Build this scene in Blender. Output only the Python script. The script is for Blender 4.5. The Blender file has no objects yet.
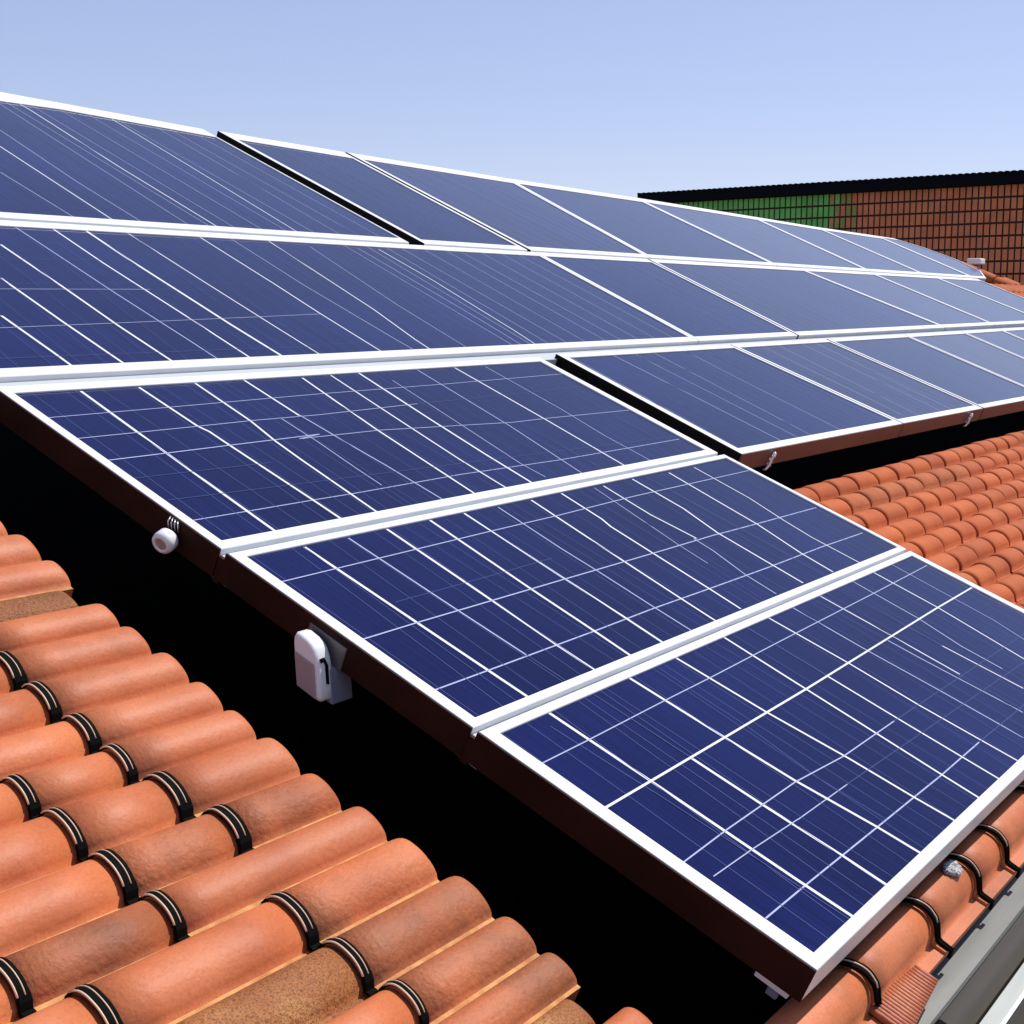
import bpy, bmesh, math, random
from mathutils import Vector, Matrix
random.seed(11)
scene = bpy.context.scene
C = scene.collection

# ------------------------------------------------------------------ camera
TH = math.radians(22.967)            # pitch of the roof and of the panel plane
CAM = Vector((0, 0, 8.0))
FPX = 1380.0
PITCH = math.radians(8.328)
def n3(v): return Vector(v).normalized()
_up = Vector((0, math.cos(PITCH), math.sin(PITCH)))
_x = Vector(((1497-512)/FPX, (512-310)/FPX, -1.0)).normalized()
_x = (_x - _up*_x.dot(_up)).normalized()
_y = _up.cross(_x)
# rows of R: world axes written in camera axes -> camera-to-world matrix
R = Matrix((_x, _y, _up))
cam = bpy.data.cameras.new('camera'); camo = bpy.data.objects.new('camera', cam)
C.objects.link(camo)
cam.sensor_width = 36.0; cam.lens = 36.0*FPX/1024.0
cam.clip_start = 0.05; cam.clip_end = 5000
camo.matrix_world = Matrix.Translation(CAM) @ R.to_4x4()
scene.camera = camo

# ------------------------------------------------------------------ light
XA = Vector((1, 0, 0)); SA = Vector((0, math.cos(TH), math.sin(TH))); NA = Vector((0, -math.sin(TH), math.cos(TH)))
SUN = (XA*math.tan(math.radians(33)) + NA + SA*math.tan(math.radians(9))).normalized()
elev = math.asin(SUN.z); azim = math.atan2(SUN.x, SUN.y)
w = bpy.data.worlds.new('World'); scene.world = w; w.use_nodes = True
nt = w.node_tree
bg = nt.nodes['Background']
sky = nt.nodes.new('ShaderNodeTexSky'); sky.sky_type = 'NISHITA'; sky.sun_disc = False
sky.sun_elevation = elev; sky.sun_rotation = azim
sky.air_density = 1.0; sky.dust_density = 0.0; sky.ozone_density = 1.6; sky.altitude = 100
tint = nt.nodes.new('ShaderNodeVectorMath'); tint.operation = 'MULTIPLY'; tint.inputs[1].default_value = (1.69, 1.66, 2.06)
gam = nt.nodes.new('ShaderNodeGamma'); gam.inputs[1].default_value = 0.6   # softer sky gradient, as on a slightly milky day
nt.links.new(sky.outputs[0], gam.inputs[0]); nt.links.new(gam.outputs[0], tint.inputs[0]); nt.links.new(tint.outputs[0], bg.inputs[0]); bg.inputs[1].default_value = 0.12
sd = bpy.data.lights.new('sun', 'SUN'); sd.energy = 4.2; sd.angle = math.radians(0.5); sd.color = (1.0, 0.95, 0.88)
so = bpy.data.objects.new('sun', sd); C.objects.link(so)
so.rotation_euler = SUN.to_track_quat('Z', 'Y').to_euler(); so.location = (0, 0, 30)
vs = scene.view_settings
vs.view_transform = 'Standard'; vs.look = 'None'; vs.exposure = 0.15; vs.gamma = 1.0; vs.use_curve_mapping = False

# ------------------------------------------------------------------ helpers
def bm_obj(name, bm, mats, parent=None, smooth=False):
    me = bpy.data.meshes.new(name)
    bmesh.ops.recalc_face_normals(bm, faces=bm.faces)
    bm.to_mesh(me); bm.free()
    for m in (mats if isinstance(mats, (list, tuple)) else [mats]): me.materials.append(m)
    if smooth:
        for p in me.polygons: p.use_smooth = True
    o = bpy.data.objects.new(name, me); C.objects.link(o)
    if parent: o.parent = parent
    return o
def thing(name, label, cat, group=None, u=0, v=0, n=0, plane=True):
    o = bpy.data.objects.new(name, None); C.objects.link(o)
    o.empty_display_size = 0.1
    if plane:
        o.location = CAM - NA + XA*u + SA*v + NA*n
        o.rotation_euler = (TH, 0, 0)
    o['label'] = label; o['category'] = cat
    if group: o['group'] = group
    return o
def box(bm, lo, hi, mi=0, bevel=0.0, seg=1):
    x0, y0, z0 = lo; x1, y1, z1 = hi
    vv = [bm.verts.new(p) for p in ((x0,y0,z0),(x1,y0,z0),(x1,y1,z0),(x0,y1,z0),(x0,y0,z1),(x1,y0,z1),(x1,y1,z1),(x0,y1,z1))]
    fs = [bm.faces.new([vv[i] for i in q]) for q in ((0,3,2,1),(4,5,6,7),(0,1,5,4),(1,2,6,5),(2,3,7,6),(3,0,4,7))]
    for f in fs: f.material_index = mi
    if bevel:
        es = set(e for f in fs for e in f.edges)
        bmesh.ops.bevel(bm, geom=list(es), offset=bevel, segments=seg, affect='EDGES', profile=0.5)
    return vv
def loft(bm, rings, mi=0, closed=True, caps=True, smooth=True):
    vr = [[bm.verts.new(p) for p in r] for r in rings]
    fs = []
    k = len(rings[0])
    for a, b in zip(vr, vr[1:]):
        for i in range(k if closed else k-1):
            j = (i+1) % k
            f = bm.faces.new((a[i], a[j], b[j], b[i])); f.smooth = smooth; f.material_index = mi; fs.append(f)
    if caps and closed:
        for r in (vr[0], vr[-1]):
            try:
                f = bm.faces.new(r); f.material_index = mi
            except ValueError: pass
    return vr
def tube(bm, pts, r, k=8, mi=0):
    pts = [Vector(p) for p in pts]
    rings = []
    for i, p in enumerate(pts):
        d = (pts[min(i+1, len(pts)-1)] - pts[max(i-1, 0)]).normalized()
        a = d.orthogonal().normalized() if i == 0 else (a - d*a.dot(d)).normalized()
        b = d.cross(a)
        rr = r[i] if isinstance(r, (list, tuple)) else r
        rings.append([p + a*math.cos(t*2*math.pi/k)*rr + b*math.sin(t*2*math.pi/k)*rr for t in range(k)])
    loft(bm, rings, mi)

# ------------------------------------------------------------------ materials
def mat(name, col, rough=0.6, metal=0.0, spec=0.5):
    m = bpy.data.materials.new(name); m.use_nodes = True
    b = m.node_tree.nodes['Principled BSDF']
    b.inputs['Base Color'].default_value = (*col, 1); b.inputs['Roughness'].default_value = rough
    b.inputs['Metallic'].default_value = metal; b.inputs['Specular IOR Level'].default_value = spec
    return m
def nodes(m): return m.node_tree.nodes, m.node_tree.links, m.node_tree.nodes['Principled BSDF']
def add_noise(m, c1, c2, scale=8, detail=5, lo=0.35, hi=0.65, stretch=(1,1,1), bump=0.0, bscale=60, bdist=0.002, rand=0.0):
    N, L, b = nodes(m)
    tc = N.new('ShaderNodeTexCoord'); mp = N.new('ShaderNodeMapping'); mp.inputs['Scale'].default_value = stretch
    L.new(tc.outputs['Object'], mp.inputs[0])
    nz = N.new('ShaderNodeTexNoise'); nz.inputs['Scale'].default_value = scale; nz.inputs['Detail'].default_value = detail
    L.new(mp.outputs[0], nz.inputs['Vector'])
    cr = N.new('ShaderNodeValToRGB')
    cr.color_ramp.elements[0].position = lo; cr.color_ramp.elements[1].position = hi
    cr.color_ramp.elements[0].color = (*c1, 1); cr.color_ramp.elements[1].color = (*c2, 1)
    L.new(nz.outputs['Fac'], cr.inputs[0])
    L.new(cr.outputs[0], b.inputs['Base Color'])
    if bump:
        n2 = N.new('ShaderNodeTexNoise'); n2.inputs['Scale'].default_value = bscale; n2.inputs['Detail'].default_value = 6
        L.new(mp.outputs[0], n2.inputs['Vector'])
        bp = N.new('ShaderNodeBump'); bp.inputs['Strength'].default_value = bump; bp.inputs['Distance'].default_value = bdist
        L.new(n2.outputs['Fac'], bp.inputs['Height']); L.new(bp.outputs[0], b.inputs['Normal'])
    return cr

M_white = mat('white_powder_coat', (0.80, 0.80, 0.79), 0.4)
add_noise(M_white, (0.74,0.74,0.73), (0.83,0.83,0.82), 9, 6, 0.3, 0.6, bump=0.05, bscale=300, bdist=0.0005)
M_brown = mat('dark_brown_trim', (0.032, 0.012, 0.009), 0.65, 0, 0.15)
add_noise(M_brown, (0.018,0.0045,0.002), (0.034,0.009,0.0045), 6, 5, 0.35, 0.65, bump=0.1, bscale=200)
M_fascia = mat('brown_painted_metal', (0.105, 0.045, 0.036), 0.45)
add_noise(M_fascia, (0.085,0.036,0.029), (0.125,0.053,0.043), 3, 5, 0.35, 0.65, (1,4,4), bump=0.06, bscale=150)
M_gap = mat('shadow_gap_black', (0.006,0.005,0.005), 0.8, 0, 0.1)  # near-black trim puts the shade of the panel gaps into the colour
M_rail = mat('anodised_rail', (0.50, 0.53, 0.55), 0.45, 0.0)
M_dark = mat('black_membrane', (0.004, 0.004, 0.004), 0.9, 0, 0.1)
M_black = mat('black_strap', (0.004, 0.0035, 0.003), 0.75, 0, 0.05)
M_wire = mat('pale_copper_wire', (0.75, 0.52, 0.34), 0.4)
M_steel = mat('bright_steel', (0.72, 0.72, 0.72), 0.3, 0.85)
M_plastic = mat('white_plastic', (0.80, 0.79, 0.78), 0.4)
M_slate = mat('blue_grey_plastic', (0.20, 0.205, 0.27), 0.5)
M_shade_tan = mat('shade_brown_plastic', (0.36, 0.27, 0.26), 0.55)  # warm shade on the white box's left face, painted as a colour

def cell_material(name='solar_cells', sheen_add=0.0):
    m = mat(name, (0.025, 0.032, 0.14), 0.16)
    N, L, b = nodes(m)
    b.inputs['IOR'].default_value = 1.21; b.inputs['Specular IOR Level'].default_value = 0.5
    b.inputs['Sheen Weight'].default_value = 0.32; b.inputs['Sheen Roughness'].default_value = 0.28; b.inputs['Sheen Tint'].default_value = (0.8, 0.85, 1.0, 1)
    tc = N.new('ShaderNodeTexCoord'); oi = N.new('ShaderNodeObjectInfo')
    def noise(scale, stretch, detail=3):
        mp = N.new('ShaderNodeMapping'); mp.inputs['Scale'].default_value = stretch
        L.new(tc.outputs['Object'], mp.inputs[0])
        z = N.new('ShaderNodeTexNoise'); z.inputs['Scale'].default_value = scale; z.inputs['Detail'].default_value = detail
        L.new(mp.outputs[0], z.inputs['Vector']); return z
    cloud = noise(2.2, (1, 1, 1), 4)
    streak = noise(1.0, (140, 1.2, 1), 2)
    finger = noise(1.0, (2, 260, 1), 1)
    cr = N.new('ShaderNodeValToRGB')
    e = cr.color_ramp.elements
    e[0].position = 0.25; e[1].position = 0.75
    e[0].color = (0.0045, 0.0065, 0.050, 1); e[1].color = (0.008, 0.0120, 0.086, 1)
    L.new(cloud.outputs['Fac'], cr.inputs[0])
    def mul(a, fac_node, lo, hi):
        mr = N.new('ShaderNodeMapRange'); mr.inputs['From Min'].default_value = 0.3; mr.inputs['From Max'].default_value = 0.7
        mr.inputs['To Min'].default_value = lo; mr.inputs['To Max'].default_value = hi
        L.new(fac_node, mr.inputs['Value'])
        vm = N.new('ShaderNodeVectorMath'); vm.operation = 'SCALE'
        L.new(a, vm.inputs[0]); L.new(mr.outputs[0], vm.inputs['Scale'])
        return vm.outputs[0]
    c = mul(cr.outputs[0], streak.outputs['Fac'], 0.80, 1.26)
    c = mul(c, finger.outputs['Fac'], 0.94, 1.06)
    c = mul(c, oi.outputs['Random'], 0.92, 1.08)
    ad = N.new('ShaderNodeVectorMath'); ad.operation = 'ADD'; ad.inputs[1].default_value = (sheen_add*1.05, sheen_add, sheen_add*0.85)
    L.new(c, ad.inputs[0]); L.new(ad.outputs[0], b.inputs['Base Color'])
    # thin film of dust: roughness varies
    dust = noise(6, (1, 1, 1), 6)
    mr = N.new('ShaderNodeMapRange'); mr.inputs['To Min'].default_value = 0.04; mr.inputs['To Max'].default_value = 0.13
    L.new(dust.outputs['Fac'], mr.inputs['Value']); L.new(mr.outputs[0], b.inputs['Roughness'])
    return m
M_cell = cell_material()
M_cell_sheen1 = cell_material('solar_cells_sheen', 0.022)      # pale grazing sky sheen of the farther panels, put into the base colour
M_cell_sheen2 = cell_material('solar_cells_strong_sheen', 0.070)
M_line = [mat('grid_line_faint', (0.055,0.07,0.21), 0.2), mat('grid_line_thin', (0.42,0.45,0.66), 0.2), mat('grid_line_bold', (0.78,0.79,0.84), 0.25)]

def tile_material(name, c1, c2, c3, grain=0.12, rough=0.55, weather=False, blot=(0.53, 0.72)):
    m = mat(name, c2, rough)
    N, L, b = nodes(m); b.inputs['Specular IOR Level'].default_value = 0.35
    tc = N.new('ShaderNodeTexCoord')
    n1 = N.new('ShaderNodeTexNoise'); n1.inputs['Scale'].default_value = 7; n1.inputs['Detail'].default_value = 6
    L.new(tc.outputs['Object'], n1.inputs['Vector'])
    cr = N.new('ShaderNodeValToRGB'); e = cr.color_ramp.elements
    e[0].position = 0.3; e[0].color = (*c1, 1); e[1].position = 0.68; e[1].color = (*c3, 1)
    x = e.new(0.5); x.color = (*c2, 1)
    L.new(n1.outputs['Fac'], cr.inputs[0])
    # fine speckle
    n2 = N.new('ShaderNodeTexNoise'); n2.inputs['Scale'].default_value = 260 if not weather else 420; n2.inputs['Detail'].default_value = 4
    L.new(tc.outputs['Object'], n2.inputs['Vector'])
    mx = N.new('ShaderNodeMix'); mx.data_type = 'RGBA'; mx.blend_type = 'MULTIPLY'
    r2 = N.new('ShaderNodeValToRGB'); q = r2.color_ramp.elements
    q[0].position = 0.32; q[1].position = 0.55
    q[0].color = (0.80,0.74,0.70,1) if not weather else (0.42,0.32,0.22,1); q[1].color = (1,1,1,1)
    L.new(n2.outputs['Fac'], r2.inputs[0])
    mx.inputs['Factor'].default_value = 1.0 if weather else 0.55
    L.new(cr.outputs[0], mx.inputs[6]); L.new(r2.outputs[0], mx.inputs[7])
    # soot / lichen blotches with a shape of their own
    n4 = N.new('ShaderNodeTexNoise'); n4.inputs['Scale'].default_value = 3.1; n4.inputs['Detail'].default_value = 9; n4.inputs['Roughness'].default_value = 0.7
    L.new(tc.outputs['Object'], n4.inputs['Vector'])
    r4 = N.new('ShaderNodeValToRGB'); q = r4.color_ramp.elements
    q[0].position = blot[0]; q[1].position = blot[1]; q[0].color = (0,0,0,1); q[1].color = (0.62,0.62,0.62,1)
    L.new(n4.outputs['Fac'], r4.inputs[0])
    m2 = N.new('ShaderNodeMix'); m2.data_type = 'RGBA'
    L.new(r4.outputs[0], m2.inputs['Factor']); L.new(mx.outputs[2], m2.inputs[6]); m2.inputs[7].default_value = (0.20,0.075,0.03,1)
    at = N.new('ShaderNodeAttribute'); at.attribute_name = 'tone'
    vm = N.new('ShaderNodeVectorMath'); vm.operation = 'SCALE'
    L.new(m2.outputs[2], vm.inputs[0]); L.new(at.outputs['Fac'], vm.inputs['Scale'])
    L.new(vm.outputs[0], b.inputs['Base Color'])
    n3_ = N.new('ShaderNodeTexNoise'); n3_.inputs['Scale'].default_value = 120; n3_.inputs['Detail'].default_value = 7
    L.new(tc.outputs['Object'], n3_.inputs['Vector'])
    bp = N.new('ShaderNodeBump'); bp.inputs['Strength'].default_value = grain; bp.inputs['Distance'].default_value = 0.004
    L.new(n3_.outputs['Fac'], bp.inputs['Height']); L.new(bp.outputs[0], b.inputs['Normal'])
    return m
M_tile = tile_material('terracotta', (0.475,0.118,0.037), (0.565,0.158,0.054), (0.63,0.196,0.075), grain=0.22, rough=0.55)
M_tiles = tile_material('terracotta_stained', (0.34,0.085,0.024), (0.52,0.140,0.045), (0.58,0.170,0.06), grain=0.45, rough=0.6, blot=(0.42, 0.58))
M_tile2 = tile_material('terracotta_far', (0.41,0.080,0.014), (0.48,0.103,0.019), (0.53,0.125,0.027), grain=0.2, rough=0.8, blot=(0.62, 0.80))
M_tilew = tile_material('terracotta_weathered', (0.26,0.085,0.022), (0.39,0.14,0.04), (0.52,0.25,0.085), grain=0.9, rough=0.7, weather=True)
M_tilefw = tile_material('terracotta_far_weathered', (0.34,0.09,0.025), (0.44,0.115,0.035), (0.50,0.15,0.05), grain=0.6, rough=0.85)
M_valley = mat('ochre_dirt', (0.56, 0.26, 0.075), 0.8)
add_noise(M_valley, (0.44,0.17,0.045), (0.64,0.33,0.11), 40, 6, 0.35, 0.65, bump=0.5, bscale=300)
M_galv = mat('galvanised_metal', (0.2,0.2,0.18), 0.5, 0.2)
add_noise(M_galv, (0.085,0.085,0.075), (0.15,0.15,0.135), 5, 6, 0.3, 0.7, (0.6,6,6), bump=0.1, bscale=250)
M_taupe = mat('taupe_metal', (0.20,0.175,0.14), 0.55)
add_noise(M_taupe, (0.085,0.073,0.058), (0.125,0.110,0.09), 4, 6, 0.3, 0.7, (0.6,6,6), bump=0.12, bscale=250)
M_lip = mat('pale_grey_metal', (0.52,0.55,0.48), 0.45)
add_noise(M_lip, (0.34,0.37,0.33), (0.46,0.48,0.43), 5, 6, 0.3, 0.7, (0.6,8,8))
M_ground = mat('dry_ground', (0.16,0.15,0.11), 0.9)
add_noise(M_ground, (0.10,0.11,0.06), (0.22,0.19,0.14), 0.15, 8)

# grid lines measured on the panels, in metres on the panel plane (weight, polyline)
LINES = {
 'p3': [
  (1, [(1.703,0.807), (1.709,0.615), (1.715,0.361), (1.719,0.274)]),
  (1, [(1.947,0.812), (1.956,0.617), (1.964,0.491), (1.985,0.349), (1.991,0.273)]),
  (1, [(1.836,0.613), (1.839,0.489), (1.846,0.348), (1.847,0.273)]),
  (0.9, [(2.110,0.813), (2.121,0.621), (2.140,0.470), (2.148,0.345), (2.155,0.278)]),
  (0.9, [(2.299,0.814), (2.293,0.621), (2.289,0.479), (2.285,0.349), (2.284,0.277)]),
  (0.8, [(2.397,0.625), (2.397,0.463), (2.400,0.278)]),
  (0.8, [(2.497,0.819), (2.508,0.631), (2.507,0.475), (2.519,0.279)]),
  (0.63, [(2.614,0.818), (2.618,0.634), (2.624,0.548), (2.629,0.474), (2.636,0.302)]),
  (0.72, [(2.757,0.819), (2.764,0.637), (2.767,0.481)]),
  (0.61, [(2.728,0.632), (2.733,0.554), (2.757,0.339)]),
  (0.64, [(2.948,0.821), (2.947,0.645), (2.925,0.532), (2.928,0.437)]),
  (0.7, [(2.866,0.556), (2.884,0.376)]),
  (0.8, [(3.078,0.821), (3.081,0.648), (3.057,0.423)]),
  (0.41, [(3.200,0.820), (3.200,0.650), (3.200,0.546), (3.181,0.461)]),
  (0.47, [(1.575,0.726), (1.702,0.728), (1.944,0.734), (2.117,0.737), (2.420,0.745), (2.510,0.747), (2.955,0.757), (3.331,0.767)]),
  (0.87, [(1.576,0.612), (1.709,0.614), (1.953,0.618), (2.290,0.624), (2.766,0.637), (3.063,0.645), (3.349,0.650)]),
  (0.5, [(1.582,0.480), (1.717,0.484), (1.958,0.486), (2.136,0.476), (2.376,0.477)]),
  (0.35, [(1.596,0.439), (1.710,0.438), (1.863,0.434), (2.054,0.433)]),
  (0.56, [(1.588,0.351), (1.720,0.351), (1.843,0.350), (1.987,0.349), (2.157,0.348), (2.279,0.347), (2.501,0.349)]),
  (0.25, [(1.673,0.780), (1.688,0.596)]),
  (0.25, [(2.036,0.733), (2.035,0.618), (2.016,0.468), (2.024,0.347)]),
 ],
 'p2': [
  (1, [(1.692,1.342), (1.699,1.081), (1.706,0.847)]),
  (0.63, [(1.804,1.343), (1.809,1.090), (1.814,0.935)]),
  (1, [(1.913,1.346), (1.907,1.083), (1.902,0.927), (1.902,0.849)]),
  (1, [(2.041,1.347), (2.028,1.082), (2.024,0.936), (2.020,0.852)]),
  (1, [(2.150,1.348), (2.142,1.099), (2.139,0.940), (2.135,0.853)]),
  (0.6, [(2.262,1.347), (2.252,1.175), (2.252,1.081), (2.247,0.942), (2.246,0.851)]),
  (0.9, [(2.384,1.348), (2.382,1.325), (2.361,1.085), (2.350,0.936), (2.345,0.855)]),
  (0.9, [(2.504,1.351), (2.496,1.234), (2.485,1.202), (2.478,1.086), (2.469,0.936), (2.463,0.859)]),
  (0.35, [(2.635,1.348), (2.594,1.088), (2.587,1.008)]),
  (0.6, [(2.673,1.093), (2.669,1.041), (2.641,0.939), (2.635,0.861)]),
  (0.8, [(2.675,1.348), (2.667,1.209), (2.683,1.093)]),
  (0.9, [(2.812,1.352), (2.810,1.203), (2.782,1.091), (2.775,0.862)]),
  (0.9, [(2.985,1.349), (2.977,1.208), (2.971,1.081), (2.943,0.946), (2.938,0.860)]),
  (0.67, [(3.120,1.351), (3.118,1.183), (3.095,1.071), (3.084,0.984), (3.091,0.854)]),
  (0.3, [(3.225,1.344), (3.224,1.176), (3.189,0.944), (3.184,0.864)]),
  (0.25, [(2.876,1.280), (2.886,1.097), (2.889,0.926)]),
  (0.55, [(1.560,1.263), (1.912,1.270), (2.162,1.275), (2.393,1.278), (2.709,1.287), (3.327,1.291)]),
  (0.64, [(1.566,1.080), (1.698,1.082), (1.908,1.083), (2.124,1.084), (2.490,1.085), (2.771,1.087), (2.994,1.084), (3.319,1.081)]),
  (0.63, [(1.565,0.930), (1.706,0.931), (1.909,0.933), (2.021,0.934), (2.240,0.938), (2.482,0.938), (2.747,0.939), (3.055,0.944), (3.314,0.943)]),
  (0.2, [(1.713,1.145), (1.989,1.148), (2.190,1.152)]),
 ],
 'p1': [
  (1, [(1.692,1.972), (1.685,1.705), (1.679,1.394)]),
  (0.95, [(1.834,1.974), (1.836,1.796), (1.844,1.770), (1.844,1.709), (1.848,1.483), (1.848,1.397)]),
  (0.9, [(1.985,1.978), (1.979,1.799), (1.964,1.706), (1.958,1.625), (1.948,1.399)]),
  (0.9, [(2.126,1.979), (2.124,1.802)]),
  (0.4, [(2.065,1.795), (2.065,1.683), (2.058,1.565), (2.056,1.493)]),
  (0.6, [(2.127,1.803), (2.135,1.673), (2.144,1.565), (2.151,1.404)]),
  (0.9, [(2.302,1.975), (2.274,1.710), (2.258,1.408)]),
  (0.3, [(2.277,1.888), (2.285,1.811), (2.279,1.539)]),
  (0.8, [(2.402,1.980), (2.385,1.745), (2.371,1.541), (2.370,1.403)]),
  (1, [(2.504,1.982), (2.483,1.719), (2.473,1.552), (2.469,1.404)]),
  (0.4, [(2.575,1.935), (2.554,1.697), (2.533,1.491), (2.540,1.424)]),
  (0.6, [(2.725,1.985), (2.709,1.660), (2.676,1.409)]),
  (0.9, [(2.881,1.983), (2.878,1.672), (2.869,1.414)]),
  (0.45, [(3.012,1.981), (3.010,1.714), (2.994,1.559), (2.999,1.405)]),
  (0.25, [(3.146,1.977), (3.177,1.755), (3.179,1.418)]),
  (0.25, [(2.751,1.845), (2.772,1.440)]),
  (0.38, [(1.548,1.875), (1.836,1.881), (2.105,1.888), (2.277,1.892), (2.743,1.897), (3.289,1.908)]),
  (0.43, [(1.547,1.789), (1.824,1.794), (1.986,1.798), (2.178,1.797), (2.524,1.808)]),
  (0.6, [(1.549,1.702), (1.685,1.705), (1.846,1.709), (2.099,1.715)]),
  (0.45, [(2.030,1.705), (2.279,1.705), (2.742,1.674), (2.881,1.675), (3.312,1.668)]),
  (0.2, [(1.553,1.632), (1.879,1.628)]),
  (0.25, [(1.560,1.548), (1.760,1.543)]),
  (0.47, [(1.555,1.477), (1.693,1.478), (1.866,1.480), (1.958,1.480), (2.305,1.487), (2.684,1.482), (3.275,1.490)]),
 ],
 'r1': [
  (1, [(1.759,2.338), (1.755,2.144), (1.751,2.049)]),
  (1, [(1.897,2.549), (1.887,2.304), (1.882,2.053)]),
  (1, [(2.039,2.765), (2.029,2.500), (2.016,2.276), (2.013,2.055)]),
  (0.6, [(2.167,2.896), (2.164,2.788), (2.152,2.466), (2.149,2.210), (2.145,2.058)]),
  (0.9, [(2.281,2.899), (2.264,2.659), (2.254,2.307), (2.244,2.066)]),
  (1.2, [(2.384,2.902), (2.369,2.709), (2.359,2.462), (2.351,2.278), (2.349,2.063)]),
  (0.7, [(2.521,2.903), (2.501,2.569), (2.486,2.275), (2.479,2.095), (2.482,2.083)]),
  (0.3, [(2.615,2.887), (2.579,2.595), (2.514,2.265)]),
  (0.8, [(2.779,2.899), (2.750,2.548), (2.728,2.343), (2.709,2.068)]),
  (0.47, [(2.899,2.896), (2.882,2.729), (2.862,2.552), (2.845,2.153), (2.845,2.072)]),
  (0.78, [(3.052,2.894), (3.019,2.673), (2.974,2.374), (2.923,2.165), (2.909,2.071)]),
  (0.46, [(3.436,2.876), (3.402,2.521), (3.378,2.297), (3.346,2.071)]),
  (0.74, [(3.539,2.875), (3.516,2.610), (3.475,2.376), (3.449,2.218), (3.415,2.068)]),
  (0.4, [(3.203,2.867), (3.113,2.404), (3.074,2.058)]),
  (0.3, [(3.647,2.848), (3.602,2.410), (3.531,2.062)]),
  (0.3, [(3.805,2.844), (3.769,2.343), (3.727,2.050)]),
  (0.3, [(3.981,2.852), (3.954,2.377), (3.908,2.066)]),
  (0.3, [(4.158,2.855), (4.138,2.415), (4.092,2.080)]),
  (0.25, [(4.310,2.856), (4.260,2.083)]),
  (0.35, [(1.851,2.484), (2.275,2.495)]),
  (0.35, [(1.712,2.275), (2.138,2.301), (2.725,2.340)]),
  (0.3, [(1.617,2.130), (2.007,2.136), (2.522,2.140)]),
  (0.2, [(1.971,2.667), (2.300,2.688)]),
  (0.25, [(2.477,2.543), (2.944,2.563)]),
  (0.2, [(2.188,2.794), (2.899,2.814)]),
  (0.3, [(2.652,2.346), (3.130,2.351)]),
  (0.25, [(2.462,2.152), (2.951,2.158), (3.448,2.152)]),
 ],
 'r0': [
  (0.5, [(2.426,3.354), (2.421,2.990)]),
  (0.8, [(2.599,3.619), (2.548,2.982)]),
  (0.5, [(2.722,3.810), (2.667,3.322), (2.649,2.986)]),
  (0.4, [(2.942,4.139), (2.882,3.568), (2.822,2.986)]),
  (0.8, [(3.047,4.250), (3.044,4.111), (2.978,3.537), (2.935,2.982)]),
  (0.7, [(3.422,4.228), (3.367,3.724), (3.276,2.988)]),
  (0.25, [(3.207,4.216), (3.145,3.636), (3.077,2.988)]),
  (0.2, [(3.262,4.188), (3.175,3.026)]),
  (0.15, [(2.501,3.470), (2.878,3.487)]),
  (0.15, [(2.343,3.232), (2.877,3.266)]),
  (0.15, [(2.235,3.067), (3.036,3.106)]),
 ],
}

# ------------------------------------------------------------------ ground
bm = bmesh.new()
s = 2500; vv = [bm.verts.new(p) for p in ((-s,-s,0),(s,-s,0),(s,s,0),(-s,s,0))]; bm.faces.new(vv)
g = bm_obj('ground', bm, M_ground); g['kind'] = 'structure'

# ------------------------------------------------------------------ house body with its black deck under the panels
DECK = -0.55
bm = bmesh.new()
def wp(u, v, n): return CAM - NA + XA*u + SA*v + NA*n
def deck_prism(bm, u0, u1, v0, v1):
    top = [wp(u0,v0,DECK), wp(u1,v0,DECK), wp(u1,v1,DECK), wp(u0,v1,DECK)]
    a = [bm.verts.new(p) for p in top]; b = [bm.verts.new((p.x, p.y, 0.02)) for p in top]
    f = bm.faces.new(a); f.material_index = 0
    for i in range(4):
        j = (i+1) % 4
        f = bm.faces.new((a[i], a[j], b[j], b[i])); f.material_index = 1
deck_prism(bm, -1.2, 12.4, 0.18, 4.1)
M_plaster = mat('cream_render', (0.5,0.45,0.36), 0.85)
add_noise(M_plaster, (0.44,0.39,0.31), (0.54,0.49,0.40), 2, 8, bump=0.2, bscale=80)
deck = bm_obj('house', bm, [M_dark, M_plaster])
deck['label'] = 'house body with black roof deck in deep shade under the solar panels'; deck['category'] = 'house'

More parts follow.
